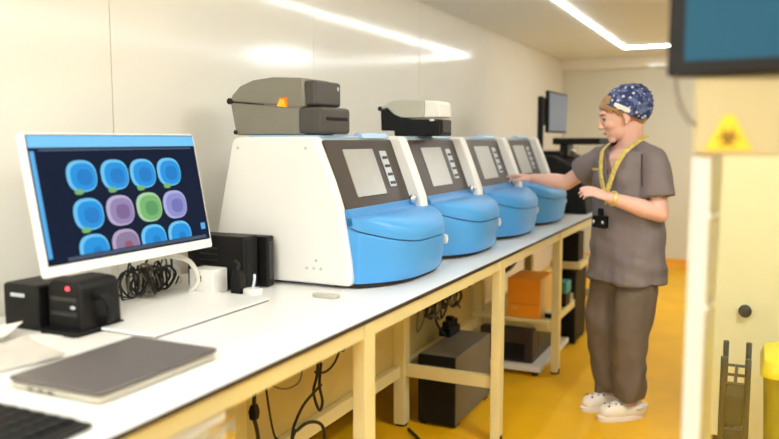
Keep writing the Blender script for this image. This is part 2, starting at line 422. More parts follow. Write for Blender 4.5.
p2 = empty('label_printer', (-1.655, 3.36, BZ + .5545), 'smaller label printer with light grey top and black base on the second analyser', 'printer')
MB().prism([(.015, .03), (.012, .125), (.05, .135), (.09, .10), (.13, .085), (.345, .082), (.345, .004), (.09, .004), (.09, .03)], 0, .15).build('base', m_black, p2, bevel=.006)
MB().prism([(.012, .128), (.02, .145), (.06, .168), (.10, .175), (.255, .172), (.262, .088), (.13, .090), (.09, .105), (.05, .138)], -.002, .152).build('cover', m_plight, p2, bevel=.008)
MB().prism([(.258, .170), (.325, .166), (.34, .155), (.345, .090), (.258, .088)], -.002, .152).build('front_hood', m_pwhite, p2, bevel=.008)
MB().box(.343, .352, .02, .13, .02, .078).build('front_door', m_slate, p2, bevel=.004)
MB().cyl((.01, -.004, .135), (.01, .154, .135), .011).build('hinge', m_foot, p2)
MB().ell((.30, -.0005, .078), (.014, .004, .006)).build('release_tab', m_white, p2)

p2.scale = (.93, 1, 1)
# ------------------------------------------------------------------ wide monitor
import math as _m
mw, mh = .695, .398
mon = empty('desktop_monitor', (-1.87, 1.80, BZ), 'wide white monitor showing rows of round culture plate pictures, nearest on the bench', 'monitor')
vdir = V((.190, -.050, -.981)).normalized(); udir = V((0, 1, 0)); vdir = (vdir - udir * vdir.dot(udir)).normalized()
nd = udir.cross(vdir) * -1
if nd.x < 0: nd = -nd
tl = V((-1.775, 1.449, 1.461)) - V((-1.87, 1.80, BZ))
Mm = Matrix(((udir.x, vdir.x, nd.x, tl.x), (udir.y, vdir.y, nd.y, tl.y), (udir.z, vdir.z, nd.z, tl.z), (0, 0, 0, 1)))   # (u, v, normal)
MB().prism(rrect(0, mw, 0, mh, .008), -.028, -.002, 'z', Mm).build('casing', m_monwhite, mon, bevel=.003)
su0, su1, sv0, sv1 = .007, mw - .007, .006, mh - .030
scr = MB().box(su0, su1, sv0, sv1, -.004, -.0008, Mm).build('screen', m_navy, mon, smooth=False)
U = lambda u: su0 + (su1 - su0) * u
W = lambda v: sv0 + (sv1 - sv0) * v
def sbox(name, u0, u1, v0, v1, m, d=.0006):
    return MB().box(U(u0), U(u1), W(v0), W(v1), -.001, d, Mm).build(name, m, scr, smooth=False)
sbox('title_bar', .004, .996, .008, .10, m_bar)
sbox('menu_row', .05, .97, .112, .128, m_menu)
sbox('side_bar', .006, .026, .128, .945, m_bar2)
sbox('task_row', .10, .97, .955, .985, m_menu)
sbox('corner_icon', .945, .975, .84, .90, m_bar2)
rows = [[('blue', .246, .333), ('blue', .432, .336), ('blue', .606, .338), ('blue', .782, .336)],
        [('blue', .247, .640), ('mauve', .427, .638), ('green', .608, .636), ('violet', .784, .638)],
        [('blue', .245, .93), ('rose', .426, .925), ('blue', .604, .92), ('blue', .782, .92)]]
asp = (su1 - su0) / (sv1 - sv0)
def blob(ru, rv, cu, cv, n=28, p=2.5, vmax=9):
    out = []
    for i in range(n):
        a = 2 * PI * i / n; c, s_ = math.cos(a), math.sin(a)
        x = math.copysign(abs(c) ** (2 / p), c); y = math.copysign(abs(s_) ** (2 / p), s_)
        out.append((U(cu + ru * x), W(min(cv + rv * y, vmax))))
    return out
for r, row in enumerate(rows):
    for (k, cu, cv) in row:
        vm = .95 if r == 2 else 9
        g = MB()
        for j, (s_, mm) in enumerate(((1., m_icon[k][0]), (.86, m_icon[k][1]), (.5, m_icon[k][2]))):
            g.use(mm); dv = .012 * j
            if r == 2 and j == 2: s_ = .3
            g.prism(blob(.080 * s_, .128 * s_, cu + .006 * j, (cv if r < 2 else cv) + dv * .5, vmax=vm), -.001, .0012 + .0004 * j, 'z', Mm)
        g.build('plate_picture', None, scr, smooth=False)
        if r < 2 and k == 'blue': 
            MB().prism(blob(.022, .022, cu - .03, cv + .125), -.001, .0026, 'z', Mm).build('plate_mark', m_icon['green'][1], scr, smooth=False)
# stand
MB().box(-.045, -.01, -.05, .05, .012, .42).build('stand_neck', m_monwhite, mon, bevel=.004)
MB().prism(rrect(-.10, .10, -.11, .14, .015), 0, .012, 'z').build('stand_foot', m_monwhite, mon, bevel=.003)
MB().prism([(-.012, .22), (.012, .22), (.012, .38), (-.012, .40)], -.06, .06).build('hinge_block', m_monwhite, mon, bevel=.003)
MB().prism([(y, z) for y, z in rrect(-.012, .012, .06, .12, .010)], -.011, -.008, 'x').build('cable_port', m_slot, mon)

# ------------------------------------------------------------------ things lying near the monitor
t = empty('black_speaker', (-1.87, 1.59, BZ), 'plain black square unit left of the one with the red light, under the monitor', 'speaker')
MB().box(-.08, .062, -.09, .075, .0, .132).build('body', m_black, t, bevel=.01)
MB().box(-.045, .01, -.092, -.089, .095, .105).build('badge', m_slot, t)
t = empty('card_reader', (-1.728, 1.60, BZ), 'black rounded desktop device with a small red light below the monitor', 'device')
MB().prism([(-.072, 0), (-.072, .135), (-.055, .150), (.04, .148), (.058, .135), (.062, .0)], -.075, .075).build('body', m_black, t, bevel=.012)
MB().box(-.055, .045, -.0775, -.074, .05, .062).build('groove', m_slate, t)
MB().box(-.055, .045, -.0775, -.074, .092, .102).build('groove', m_slate, t)
MB().ell((.012, -.0765, .128), (.008, .003, .006)).build('red_light', m_red, t)
MB().ell((.03, -.0765, .075), (.010, .003, .005)).build('button', m_slot, t)
MB().prism(rrect(-.075, .075, -.11, .08, .02), 0, .014, 'z').build('base_plate', m_blackm, t, bevel=.003)
hd = MB().tube(smooth_path([(.058, -.02, .10), (.085, -.02, .105), (.10, -.01, .08), (.09, 0, .035), (.060, 0, .03)]), .012).build('handle', m_blackm, t)

t = empty('white_board', (-1.615, 1.84, BZ), 'large thin white board lying on the bench in front of the monitor', 'board')
MB().box(-.155, .155, -.26, .30, .004, .012).build('sheet', m_top, t, bevel=.002)
MB().box(-.145, .1535, -.25, .29, .0, .004).build('board_shadow', m_edge, t)  # dark layer colours in the shadow under the raised sheet

b = MB()
def sheet(name, x, y, w_, h_, rz, z, curl, label, mm, grp=None, lift=(1, 1)):
    m = MB(); n = 8; M = Matrix.Translation((0, 0, 0)) @ Matrix.Rotation(rz, 4, 'Z')
    top = []; bot = []
    for i in range(n + 1):
        for j in range(n + 1):
            u = i / n - .5; v = j / n - .5
            zz = curl * (max(0, u * lift[0]) ** 2 * 2 + max(0, v * lift[1]) ** 2 * 2)
            p = M @ V((u * w_, v * h_, zz)); top.append(m.bm.verts.new(p + V((0, 0, .0025)))); bot.append(m.bm.verts.new(p))
    k = lambda i, j: i * (n + 1) + j
    for i in range(n):
        for j in range(n):
            m._f([top[k(i, j)], top[k(i + 1, j)], top[k(i + 1, j + 1)], top[k(i, j + 1)]])
            m._f([bot[k(i, j)], bot[k(i, j + 1)], bot[k(i + 1, j + 1)], bot[k(i + 1, j)]])
    for i in range(n):
        for (a, c) in (((i, 0), (i + 1, 0)), ((i + 1, n), (i, n))): m._f([top[k(*a)], bot[k(*a)], bot[k(*c)], top[k(*c)]])
        for (a, c) in (((0, i + 1), (0, i)), ((n, i), (n, i + 1))): m._f([top[k(*a)], bot[k(*a)], bot[k(*c)], top[k(*c)]])
    o = m.build(name, mm, None, loc=(x, y, z)); return tag(o, label, 'paper', grp)
sheet('paper_sheet', -1.80, 1.31, .25, .34, .15, BZ + .0005, .0, 'lowest white paper sheet in the loose pile at the left end', m_paper, 'loose papers at the left end')
sheet('paper_sheet', -1.66, 1.22, .20, .30, -.25, BZ + .0035, .02, 'curling grey-white paper sheet on the front of the loose pile', m_greypaper, 'loose papers at the left end', (-1, 1))
sheet('paper_sheet', -1.84, 1.27, .22, .28, .45, BZ + .0125, .03, 'top white paper sheet with a raised corner on the pile by the black units', m_paper, 'loose papers at the left end', (1, 1))
sheet('paper_slip', -1.74, 1.20, .06, .18, -.5, BZ + .0165, .0, 'narrow pinkish paper slip lying among the white loose papers', m_paperpink)

lap = empty('laptop_computer', (-1.317, 1.31, BZ), 'closed grey laptop lying near the front edge of the bench', 'laptop')
MB().prism(rrect(-.133, .133, -.19, .185, .012), .003, .017, 'z').build('base', m_lapbase, lap, bevel=.004)
MB().prism(rrect(-.137, .137, -.192, .19, .012), .0195, .029, 'z').build('lid', m_laptop, lap, bevel=.003)
MB().box(-.130, -.10, -.17, .17, .016, .021).build('hinge', m_slate, lap)
for sx in (-.11, .11):
    for sy in (-.16, .16): MB().cyl((sx, sy, 0), (sx, sy, .004), .009, 12).build('foot', m_foot, lap)
for k in range(3): MB().box(-.075 + k * .03, -.058 + k * .03, -.1915, -.189, .006, .012).build('port', m_blackm, lap)

kb = empty('black_keyboard', (-1.235, .80, BZ), 'low black keyboard at the near front corner of the bench', 'keyboard')
MB().box(-.135, .135, -.24, .225, .002, .014).build('base', m_black, kb, bevel=.005)
b = MB()
for r in range(6):
    for c in range(17):
        x = -.112 + r * .039; y = -.215 + c * .0262
        b.box(x - .016, x + .016, y - .0115, y + .0115, .014, .0185)
b.build('keys', m_blackm, kb, smooth=False)

# black external boxes, switch box, plugs
t = empty('drive_unit', (-1.72, 2.27, BZ), 'larger black upright box beside the nearest analyser', 'computer box')
MB().box(-.16, .095, -.05, .036, .004, .198).build('body', m_black, t, bevel=.006)
MB().box(.0945, .0975, -.038, .024, .02, .185).build('front_panel', m_blackm, t, bevel=.001)
for k in range(5): MB().box(-.10, -.02, -.0525, -.049, .06 + k * .022, .066 + k * .022).build('vent', m_slate, t)
t = empty('drive_unit', (-1.64, 2.335, BZ), 'slim black upright box squeezed between the larger one and the analyser', 'computer box')
MB().box(-.16, .045, -.016, .03, .004, .19).build('body', m_black, t, bevel=.005)
MB().box(.0445, .0475, -.006, .024, .03, .17).build('front_panel', m_slate, t)
t = empty('adapter_box', (-1.745, 2.18, BZ), 'small white box with a black socket beside the cable tangle', 'adapter')
MB().box(-.05, .055, -.055, .03, .0, .088).build('body', m_white, t, bevel=.006)
MB().box(-.02, .005, -.0575, -.054, .045, .065).build('socket', m_blackm, t)
t = empty('cable_plug', (-1.63, 2.19, BZ), 'black plug standing in front of the larger black upright box', 'plug')
MB().prism([(-.022, 0), (-.022, .05), (-.012, .085), (.012, .085), (.02, .05), (.02, 0)], -.018, .018).build('body', m_black, t, bevel=.006)
MB().tube(smooth_path([(0, 0, .083), (.002, .002, .105), (-.02, .01, .115)]), .006).build('lead', m_cable_b, t)
t = empty('white_puck', (-1.575, 2.20, BZ), 'small round white puck on the bench before the black boxes', 'puck')
MB().cyl((0, 0, 0), (0, 0, .022), .034, 28).build('body', m_white, t, bevel=.005)
MB().tube(smooth_path([(0, .0, .022), (.0, .01, .05), (-.003, .015, .07)]), .005).build('stub', m_slot, t)

# cable tangle
def cable(pts, r, m, label, grp, name='cable'):
    base = V(pts[0]); o = MB().tube([p - base for p in smooth_path(pts, 7)], r, 7).build(name, m, None, loc=base); return tag(o, label, 'cable', grp)
rnd = random.Random(11)
for i in range(24):
    y0, y1 = rnd.uniform(1.97, 2.03), rnd.uniform(2.10, 2.19)
    pts = []
    cy, cx = 1.925 + .235 * ((i * .618) % 1), -1.90 + rnd.uniform(-.025, .03)
    ra, rb = rnd.uniform(.03, .055), rnd.uniform(.035, .06); yaw = rnd.uniform(-1.0, 1.0); lean = rnd.uniform(-.5, .5); a0 = rnd.uniform(0, 6)
    nst = rnd.randint(11, 17)
    for k in range(nst):
        a = a0 + k * .62
        u_, w_ = ra * math.cos(a) + .004 * math.sin(k * 2.3), rb * math.sin(a)
        y = cy + u_ * math.cos(yaw) + .05 * (k / nst - .5)
        x = cx + u_ * math.sin(yaw) + w_ * lean * .5
        pts.append((x, min(2.185, max(1.885, y)), max(BZ + .007, BZ + .010 + rb + w_)))
    if i < 15: cable(pts, rnd.uniform(.003, .0048), m_cable_b, 'black cable coiled in the tangle between the monitor and the white adapter box', 'black cables in the tangle behind the monitor')
    elif i < 21: cable(pts, .0035, m_cable_g, 'grey cable coiled in the tangle between the monitor and the white adapter box', 'grey cables in the tangle behind the monitor')
    else: cable(pts, .004, m_paper, 'thin off-white cable in the tangle between the monitor and the white adapter box', 'off-white cables in the tangle behind the monitor')
cable([(-1.86, 2.0, BZ + .13), (-1.80, 2.03, BZ + .145), (-1.76, 2.09, BZ + .12), (-1.75, 2.12, BZ + .05), (-1.78, 2.11, BZ + .010)], .009, m_cable_w, 'thick white cable arching over the dark cable tangle', None)

# few pieces near the foot of the first analyser
t = tag(MB().prism(rrect(-.05, .05, -.02, .02, .015), 0, .012, 'z').build('clear_clip', m_plight, None, bevel=.003, loc=(-1.32, 2.27, BZ)), 'small pale translucent clip lying before the nearest analyser', 'clip')

# ------------------------------------------------------------------ under the bench
def tower(x0, x1, y0, y1, h, label, mside):
    r = empty('computer_tower', ((x0 + x1) / 2, y0, 0), label, 'computer tower')
    w_ = (x1 - x0) / 2
    MB().box(-w_, w_, .012, y1 - y0, .015, h).build('case', mside, r, bevel=.004)
    f = MB().box(-w_ + .001, w_ - .001, -.006, .0125, .015, h).build('front_panel', m_blackm, r, bevel=.004)
    MB().box(-w_ + .02, w_ - .02, -.0085, -.005, h - .06, h - .045).build('drive_slot', m_slate, f)
    MB().cyl((0, -.009, h - .10), (0, -.005, h - .10), .009, 14).build('power_button', m_slate, f)
    for sx in (-1, 1):
        for yy in (.05, y1 - y0 - .05): MB().box(sx * (w_ - .02) - .015, sx * (w_ - .02) + .015, yy - .03, yy + .03, 0, .0155).build('foot', m_foot, r)
    return r
tower(-1.50, -1.30, 3.50, 4.06, .365, 'grey computer tower with black front on the floor under the bench', m_tower)
tower(-1.27, -1.10, 5.36, 5.72, .52, 'black computer tower with a white label, standing behind the last visible bench post', m_blackm)
bpy.data.objects[[o.name for o in bpy.data.objects if o.name.startswith('computer_tower')][-1]].name
tw = [o for o in bpy.data.objects if o.name.startswith('computer_tower')][-1]
MB().box(-.03, .07, -.0115, -.0085, .31, .375).build('paper_label', m_paper, tw)
t = empty('junction_unit', (-1.18, 5.38, .60), 'black power unit hung beneath the bench top behind the last post', 'power unit')
MB().box(-.08, .10, -.06, .12, .0, .20).build('body', m_blackm, t, bevel=.006)
MB().box(-.02, .02, .0, .05, .20, .2865).build('hanger', m_frame, t)
MB().box(-.09, .12, -.08, .30, -.05, -.0005).build('tray', m_frame, t, bevel=.003)

t = empty('orange_carton', (-1.25, 4.68, .344), 'bright orange carton standing on the shelf under the far bench bay', 'box')
MB().box(-.115, .092, -.09, .22, .0, .245).build('carton', m_orangebox, t, bevel=.004)
MB().box(-.1, .08, -.091, -.0895, .085, .088).build('fold_line', mat('orange_fold', srgb(196, 96, 12), .6), t)
MB().box(.0915, .0935, -.085, .215, .004, .241).build('end_panel', m_orangeside, t)
MB().box(-.09, -.05, -.0915, -.0895, .05, .065).build('printed_mark', m_orangeside, t)
t = empty('teal_caddy', (-1.16, 5.05, .344), 'small teal tub in a black holder behind the orange carton', 'tub')
MB().box(-.04, .07, -.05, .08, .0, .09).build('holder', m_blackm, t, bevel=.004)
MB().box(-.045, .075, -.055, .085, .09, .165).build('tub', m_teal, t, bevel=.006)
t = empty('power_adapter', (-1.125, 4.70, .344), 'small black and white power adapter on the shelf right of the orange carton', 'adapter')
MB().box(-.015, .03, -.06, .05, .0, .03).build('body', m_blackm, t, bevel=.004, )
MB().box(-.012, .027, -.061, -.0, .0305, .04).build('label_plate', m_white, t)
t = empty('dark_printer', (-1.36, 4.80, .065), 'dark brown boxy printer on the low white shelf beneath the orange carton', 'printer')
MB().box(-.17, .17, -.24, .30, .0, .21).build('body', m_brown, t, bevel=.008)
MB().box(-.15, .12, -.2435, -.239, .02, .12).build('front_tray', m_blackm, t, bevel=.002)
MB().box(.1695, .1725, -.1, .22, .04, .17).build('side_panel', m_slate, t)

# leads and plugs in the front bay, before the tan back panel
for y0, y1, lab in ((2.12, 3.40, 'cream socket strip on the back panel between the first and second bench posts'), (3.50, 4.55, 'cream socket strip on the back panel above the grey computer tower')):
    tr = empty('socket_strip', (-1.5975, y0, .70), lab, 'socket strip')
    MB().box(.0, .022, 0, y1 - y0, 0, .06).build('channel', m_frame, tr, bevel=.003)
    for k in range(5):
        y = .16 + k * .2
        sk = MB().box(.0215, .026, y - .03, y + .03, .008, .052).build('socket', m_white, tr, bevel=.002)
        MB().cyl((.0255, y, .03), (.0285, y, .03), .014, 14).build('socket_hole', m_slate, sk)
for i, y in enumerate((2.48, 2.68, 2.88, 3.86, 4.26)):
    o = MB().prism([(0, -.022), (.03, -.022), (.045, -.012), (.045, .012), (.03, .022), (0, .022)], -.016, .016).build('mains_plug', m_blackm, None, bevel=.004, loc=(-1.5685, y, .73))
    tag(o, 'black mains plug in the socket strip under the bench', 'plug', 'black plugs in the socket strip')
    yy = y + .08
    cable([(-1.545, y, .713), (-1.535, y + .01, .66), (-1.53, yy, .56), (-1.54, yy + .06, .60), (-1.55, yy + .10, .68)], .005, m_cable_b, 'thin black lead curling below the socket strip under the bench', 'black leads at the socket strip')
cb = lambda pts, r, m, l, g=None: cable(pts, r, m, l, g)
cb([(-1.50, 2.514, .835), (-1.5, 2.512, .70), (-1.5, 2.514, .623), (-1.5, 2.505, .534), (-1.5, 2.478, .474), (-1.5, 2.517, .39), (-1.498, 2.541, .415), (-1.495, 2.515, .492), (-1.49, 2.52, .58)], .006, m_cable_b, 'thick black lead hanging upright in a loop left of the nearest white front post')
cb([(-1.478, 2.50, .500), (-1.478, 2.38, .466), (-1.478, 2.316, .418), (-1.478, 2.289, .37), (-1.48, 2.26, .20), (-1.44, 2.3, .012), (-1.38, 2.5, .012)], .0055, m_cable_b, 'black lead sweeping from the upright loop down to the floor')
cb([(-1.44, 2.02, .012), (-1.44, 2.12, .20), (-1.445, 2.238, .384), (-1.445, 2.278, .404), (-1.445, 2.346, .407), (-1.445, 2.431, .374), (-1.445, 2.46, .325), (-1.445, 2.47, .2), (-1.42, 2.52, .012)], .0065, m_cable_b, 'black lead arching over the rear rail behind the nearest post')
cb([(-1.50, 2.13, .835), (-1.50, 2.15, .65), (-1.495, 2.193, .42), (-1.47, 2.21, .37), (-1.42, 2.28, .20), (-1.40, 2.34, .012)], .004, m_cable_b, 'thin black lead dropping beside the inline plug near the first post')
cb([(-1.53, 2.20, .68), (-1.53, 2.217, .593), (-1.53, 2.28, .545), (-1.53, 2.359, .522), (-1.53, 2.429, .532), (-1.53, 2.451, .60), (-1.53, 2.46, .68)], .0035, m_cable_g, 'thin grey lead drooping before the tan back panel under the bench')
cb([(-1.53, 2.54, .532), (-1.53, 2.617, .511), (-1.53, 2.699, .53), (-1.53, 2.759, .60), (-1.53, 2.78, .68)], .005, m_cable_b, 'thin black lead running up to the socket strip right of the upright loop')
cb([(-1.30, 2.60, .012), (-1.42, 2.9, .012), (-1.36, 3.2, .012), (-1.50, 3.38, .012)], .008, m_cable_b, 'black lead snaking over the yellow floor towards the grey tower')
cb([(-1.22, 2.35, .012), (-1.32, 2.62, .012), (-1.20, 2.95, .012), (-1.33, 3.3, .012)], .007, m_cable_b, 'second floor lead nearer the aisle, curving past the nearest post')
t = empty('inline_switch', (-1.50, 2.089, .495), 'black inline plug on a vertical lead beside the near rear post', 'plug')
MB().prism([(-.012, .0), (-.017, .03), (-.008, .055), (.008, .055), (.017, .03), (.012, 0)], -.014, .014).build('body', m_blackm, t, bevel=.006)
MB().tube(smooth_path([(0, .0, .053), (.003, .005, .16), (-.003, .002, .25), (0, 0, .34)]), .007).build('lead', m_cable_b, t)
MB().tube(smooth_path([(0, 0, .003), (.0, .022, -.08), (-.0, .025, -.25), (.02, .03, -.483)]), .007).build('lead', m_cable_b, t)
# black leads and sockets over the grey tower
t = empty('extension_block', (-1.50, 4.02, .366), 'black multi-socket block lying on top of the grey tower', 'socket block')
MB().box(-.035, .035, -.16, .0, .0, .045).build('body', m_blackm, t, bevel=.006)
for k in range(3): MB().box(-.022, .022, -.145 + k * .05, -.105 + k * .05, .045, .08 + .02 * (k % 2)).build('plug', m_blackm, t, bevel=.006)
MB().tube(smooth_path([(0, -.158, .02), (.01, -.20, .03), (-.02, -.24, .12), (-.03, -.22, .3), (-.03, -.22, .5)]), .007).build('lead', m_cable_b, t)
for i in range(11):
    y = 3.58 + .055 * i
    a, c_ = (.05, .03) if i % 2 else (-.04, .06)
    cable([(-1.535 + .008 * (i % 3), y, .83 - .0), (-1.535, y + .02, .72 - .02 * (i % 4)), (-1.51, y + a, .62 + .01 * (i % 3)), (-1.525, y + c_, .53), (-1.515, y + a * 1.5, .47 + .03 * (i % 3)), (-1.54, y + .01, .56)], .0055 + .002 * (i % 3), m_cable_b if i % 4 else m_cable_g,
          'dark lead in the bundle hanging above the grey tower', 'dark leads above the grey tower')
for i in range(3):
    y = 4.78 + .13 * i
    cable([(-1.60, y, .880), (-1.52, y + .04, .76), (-1.45, y + .02, .72), (-1.42, y - .06, .65), (-1.47, y, .58), (-1.52, y + .02, .54)], .009, m_cable_b,
          'black lead hanging above the orange carton', 'black leads above the orange carton')

# white crate with clear plastic film, under the worktop in front
t = empty('drawer_unit', (-1.15, 1.09, 0), 'white drawer unit hung with clear plastic under the near bench edge', 'drawer unit')
MB().box(-.35, .085, -.55, .285, .02, .834).build('carcass', m_white, t, bevel=.004)
for k in range(3):
    d = MB().box(.084, .10, -.54, .275, .03 + k * .25, .27 + k * .25).build('drawer', m_post, t, bevel=.004)
    MB().box(.10, .112, -.25, -.02, .215 + k * .25, .23 + k * .25).build('handle', m_slot, d, bevel=.003)
for sx in (-.3, .04):
    for sy in (-.5, .24): MB().cyl((sx, sy, 0), (sx, sy, .0205), .02).build('foot', m_foot, t)
bmf = MB(); rn = random.Random(5); grid = []
for i in range(26):
    row = []
    for j in range(7):
        y = -.50 + .77 * i / 25; z = .775 + .055 * j / 6
        row.append(bmf.bm.verts.new(V((.118 + .012 * noise.noise(V((y * 22, z * 30, 1))) + .006 * rn.random(), y, z))))
    grid.append(row)
for i in range(25):
    for j in range(6): bmf._f([grid[i][j], grid[i + 1][j], grid[i + 1][j + 1], grid[i][j + 1]])
o = bmf.build('plastic_film', m_film, t, smooth=False)
so = o.modifiers.new('s', 'SOLIDIFY'); so.thickness = .001

# ------------------------------------------------------------------ far equipment on the bench
t = empty('black_instrument', (-1.45, 6.05, BZ), 'bulky black instrument on the bench beyond the last blue analyser', 'instrument')
MB().prism([(-.33, 0), (-.35, .30), (-.28, .42), (.10, .43), (.24, .36), (.33, .20), (.36, 0)], -.42, .45).build('housing', m_blackm, t, bevel=.02, seg=3)
MB().prism([(.245, .345), (.32, .20), (.326, .205), (.252, .352)], -.3, .32).build('front_window', m_slate, t)
MB().box(-.2, .12, -.28, .3, .425, .455).build('lid', m_black, t, bevel=.008)
MB().box(.05, .40, -.22, .26, .505, .555).build('paper_tray', m_blackm, t, bevel=.006)
MB().box(.08, .14, -.1, .1, .42, .506).build('tray_support', m_slate, t)
MB().ell((.21, -.2, .46), (.03, .03, .03)).build('knob', m_chrome, t)
# monitor on an arm
t = empty('arm_monitor', (-1.46, 5.72, BZ + .43), 'thin far monitor on a black arm above the bulky black instrument', 'monitor')
Ma = Matrix.Translation((.06, 0, .0))
MB().box(.03, .055, -.01, .60,   .165, .475).build('casing', m_blackm, t, bevel=.004)
MB().box(.055, .0575, .015, .585, .178, .462).build('screen', m_screenblue, t)
MB().box(-.01, .03, -.085, -.045, .035, .43).build('arm', m_blackm, t, bevel=.006)
MB().box(-.03, .05, -.22, -.10, -.43, -.405).build('clamp', m_blackm, t, bevel=.004)
MB().tube([(.01, -.16, -.41), (.01, -.16, -.03), (.01, -.15, .02), (.01, -.11, .055), (.01, -.065, .08)], .02, 14).build('pole', m_blackm, t)
MB().box(-.0, .031, -.05, .06, .22, .42).build('bracket', m_blackm, t, bevel=.004)

# ------------------------------------------------------------------ right foreground: cabinet with hanging screen
CX, CY = -.105, 1.5
cab = empty('safety_cabinet', (CX, CY, 0), 'tall cream biosafety cabinet with a yellow hazard sign at the right edge', 'cabinet')
MB().box(0, .034, 0, .03, .0, 1.412).build('front_post', m_post, cab, bevel=.004)
MB().box(.004, .034, .031, .50, .0, 1.412).build('side_panel', m_panelc, cab, bevel=.002)
hdr = MB().box(0, .75, -.012, .52, 1.413, 1.552).build('header', m_beige, cab, bevel=.006)
MB().box(.035, .72, .012, .017, .02, 1.412).build('glass_sash', m_glass, cab, smooth=False)
MB().box(.72, .75, 0, .50, .0, 1.412).build('end_panel', m_post, cab, bevel=.003)
MB().box(.0345, .72, .0, .03, .0, .10).build('kick_rail', m_post, cab, bevel=.003)
for z in (1.30, 1.13):
    h = MB().box(.026, .0395, -.006, .012, z, z + .006).build('hinge', m_white, cab, bevel=.002)
    h2 = MB().cyl((.0385, .06, z - .004), (.0385, .16, z - .004), .005, 12).build('shelf_peg', m_chrome, cab)
# hazard sign
g = MB().prism([(.020, .004), (.098, .004), (.066, .066), (.052, .066)], -.0150, -.0119, 'y', Matrix.Translation((0, 0, 1.418)))
sg = g.build('hazard_sign', m_yellow, hdr)
g = MB(); cz = 1.418 + .026; cx = .059
for k in range(3):
    a = math.radians(90 + 120 * k); c = (cx + .0095 * math.cos(a), cz + .0095 * math.sin(a))
    outer = arc(c[0], c[1], .0095, 90 + 120 * k + 35, 90 + 120 * k + 325, 14); inner = arc(c[0], c[1], .0062, 90 + 120 * k + 325, 90 + 120 * k + 35, 14)
    for i in range(14): g.prism([outer[i], outer[i + 1], inner[13 - i], inner[14 - i]], -.0166, -.0149)
ro, ri = arc(cx, cz, .0095, 0, 360, 24), arc(cx, cz, .0072, 0, 360, 24)
for i in range(24): g.prism([ro[i], ro[i + 1], ri[i + 1], ri[i]], -.0168, -.0149)
g.build('hazard_symbol', mat('hazard_brown', srgb(90, 64, 10), .6), sg, smooth=False)

scn = empty('wall_screen', (.14, 1.50, 1.553), 'blue-teal screen with dark bezel standing on top of the cabinet', 'screen')
Ms = Matrix.Translation((0, -.03, .0)) @ Matrix.Rotation(math.radians(-6), 4, 'Z')
MB().box(-.292, .42, -.02, .02, -.0005, .40, Ms).build('casing', m_blackm, scn, bevel=.006)
MB().box(-.262, .40, -.0225, -.0195, .026, .38, Ms).build('screen', m_tealscreen, scn, smooth=False)
MB().box(-.02, .20, .0, .16, -.001, .016).build('stand_foot', m_blackm, scn, bevel=.004)
MB().box(.06, .12, .03, .06, .014, .2).build('stand_neck', m_blackm, scn, bevel=.004)
cable([(-.128, 1.49, 1.62), (-.137, 1.485, 1.56), (-.130, 1.485, 1.51), (-.112, 1.487, 1.475), (-.100, 1.485, 1.468)], .004, m_cable_g, 'thin dark cable dangling from the teal screen down the cabinet header', None)

# behind the glass
cup = empty('tall_cupboard', (.4, 3.84, 0), 'tall cream cupboard with a black knob seen through the cabinet glass', 'cupboard')
MB().box(-.55, .6, .0, .5, .05, 1.95).build('carcass', m_cup, cup, bevel=.004)
MB().box(-.53, .58, .03, .47, 0, .051).build('plinth', m_slate, cup)
d = MB().box(-.545, .02, -.018, -.001, .06, 1.94).build('door', m_cup, cup, bevel=.003)
d2 = MB().box(.028, .595, -.018, -.001, .06, 1.94).build('door', m_cup, cup, bevel=.003)
k = MB().cyl((-.415, -.03, .667), (-.415, -.017, .667), .012, 14); k.ell((-.415, -.045, .667), (.028, .02, .030)); k.build('knob', m_blackm, d)

bn = empty('pedal_bin', (.212, 3.28, 0), 'olive bin with a bright yellow lid behind the cabinet glass', 'bin')
def rr(w_, d_, z, r=.05): return [V((x, y, z)) for x, y in rrect(-w_, w_, -d_, d_, r, 5)]
MB().loft([rr(.125, .14, 0), rr(.15, .165, .56)]).build('body', m_bin, bn)
MB().loft([rr(.162, .178, .561), rr(.162, .178, .585), rr(.15, .165, .62), rr(.11, .12, .64)]).build('lid', m_binlid, bn)
MB().box(-.05, .05, -.19, -.14, .03, .05).build('pedal', m_foot, bn)
rk = empty('wire_trolley', (-.022, 3.25, 0), 'dark narrow wire trolley left of the yellow-lidded bin', 'trolley')
for x in (-.055, .03):
    for y in (-.12, .14):
        l = MB().cyl((x, y, .05), (x, y, .62), .011, 10).build('upright', m_rack, rk)
        MB().ell((x, y, .027), (.02, .014, .027)).build('caster', m_foot, l)
for z in (.14, .34, .52):
    b = MB()
    for y in (-.12, .0, .14): b.tube([(-.055, y, z), (.03, y, z)], .006)
    for x in (-.055, -.012, .03): b.tube([(x, -.12, z), (x, .14, z)], .006)
    b.build('wire_shelf', m_rack, rk)
for z, h, n in ((.147, .13, 'a'), (.347, .11, 'b')):
    o = MB().box(-.048, .022, -.1, .12, 0, h).build('storage_bottle_case', m_rack, None, bevel=.008, loc=(-.022, 3.25, z))
    tag(o, 'dark green case on the %s shelf of the wire trolley' % ('lowest' if n == 'a' else 'middle'), 'case')

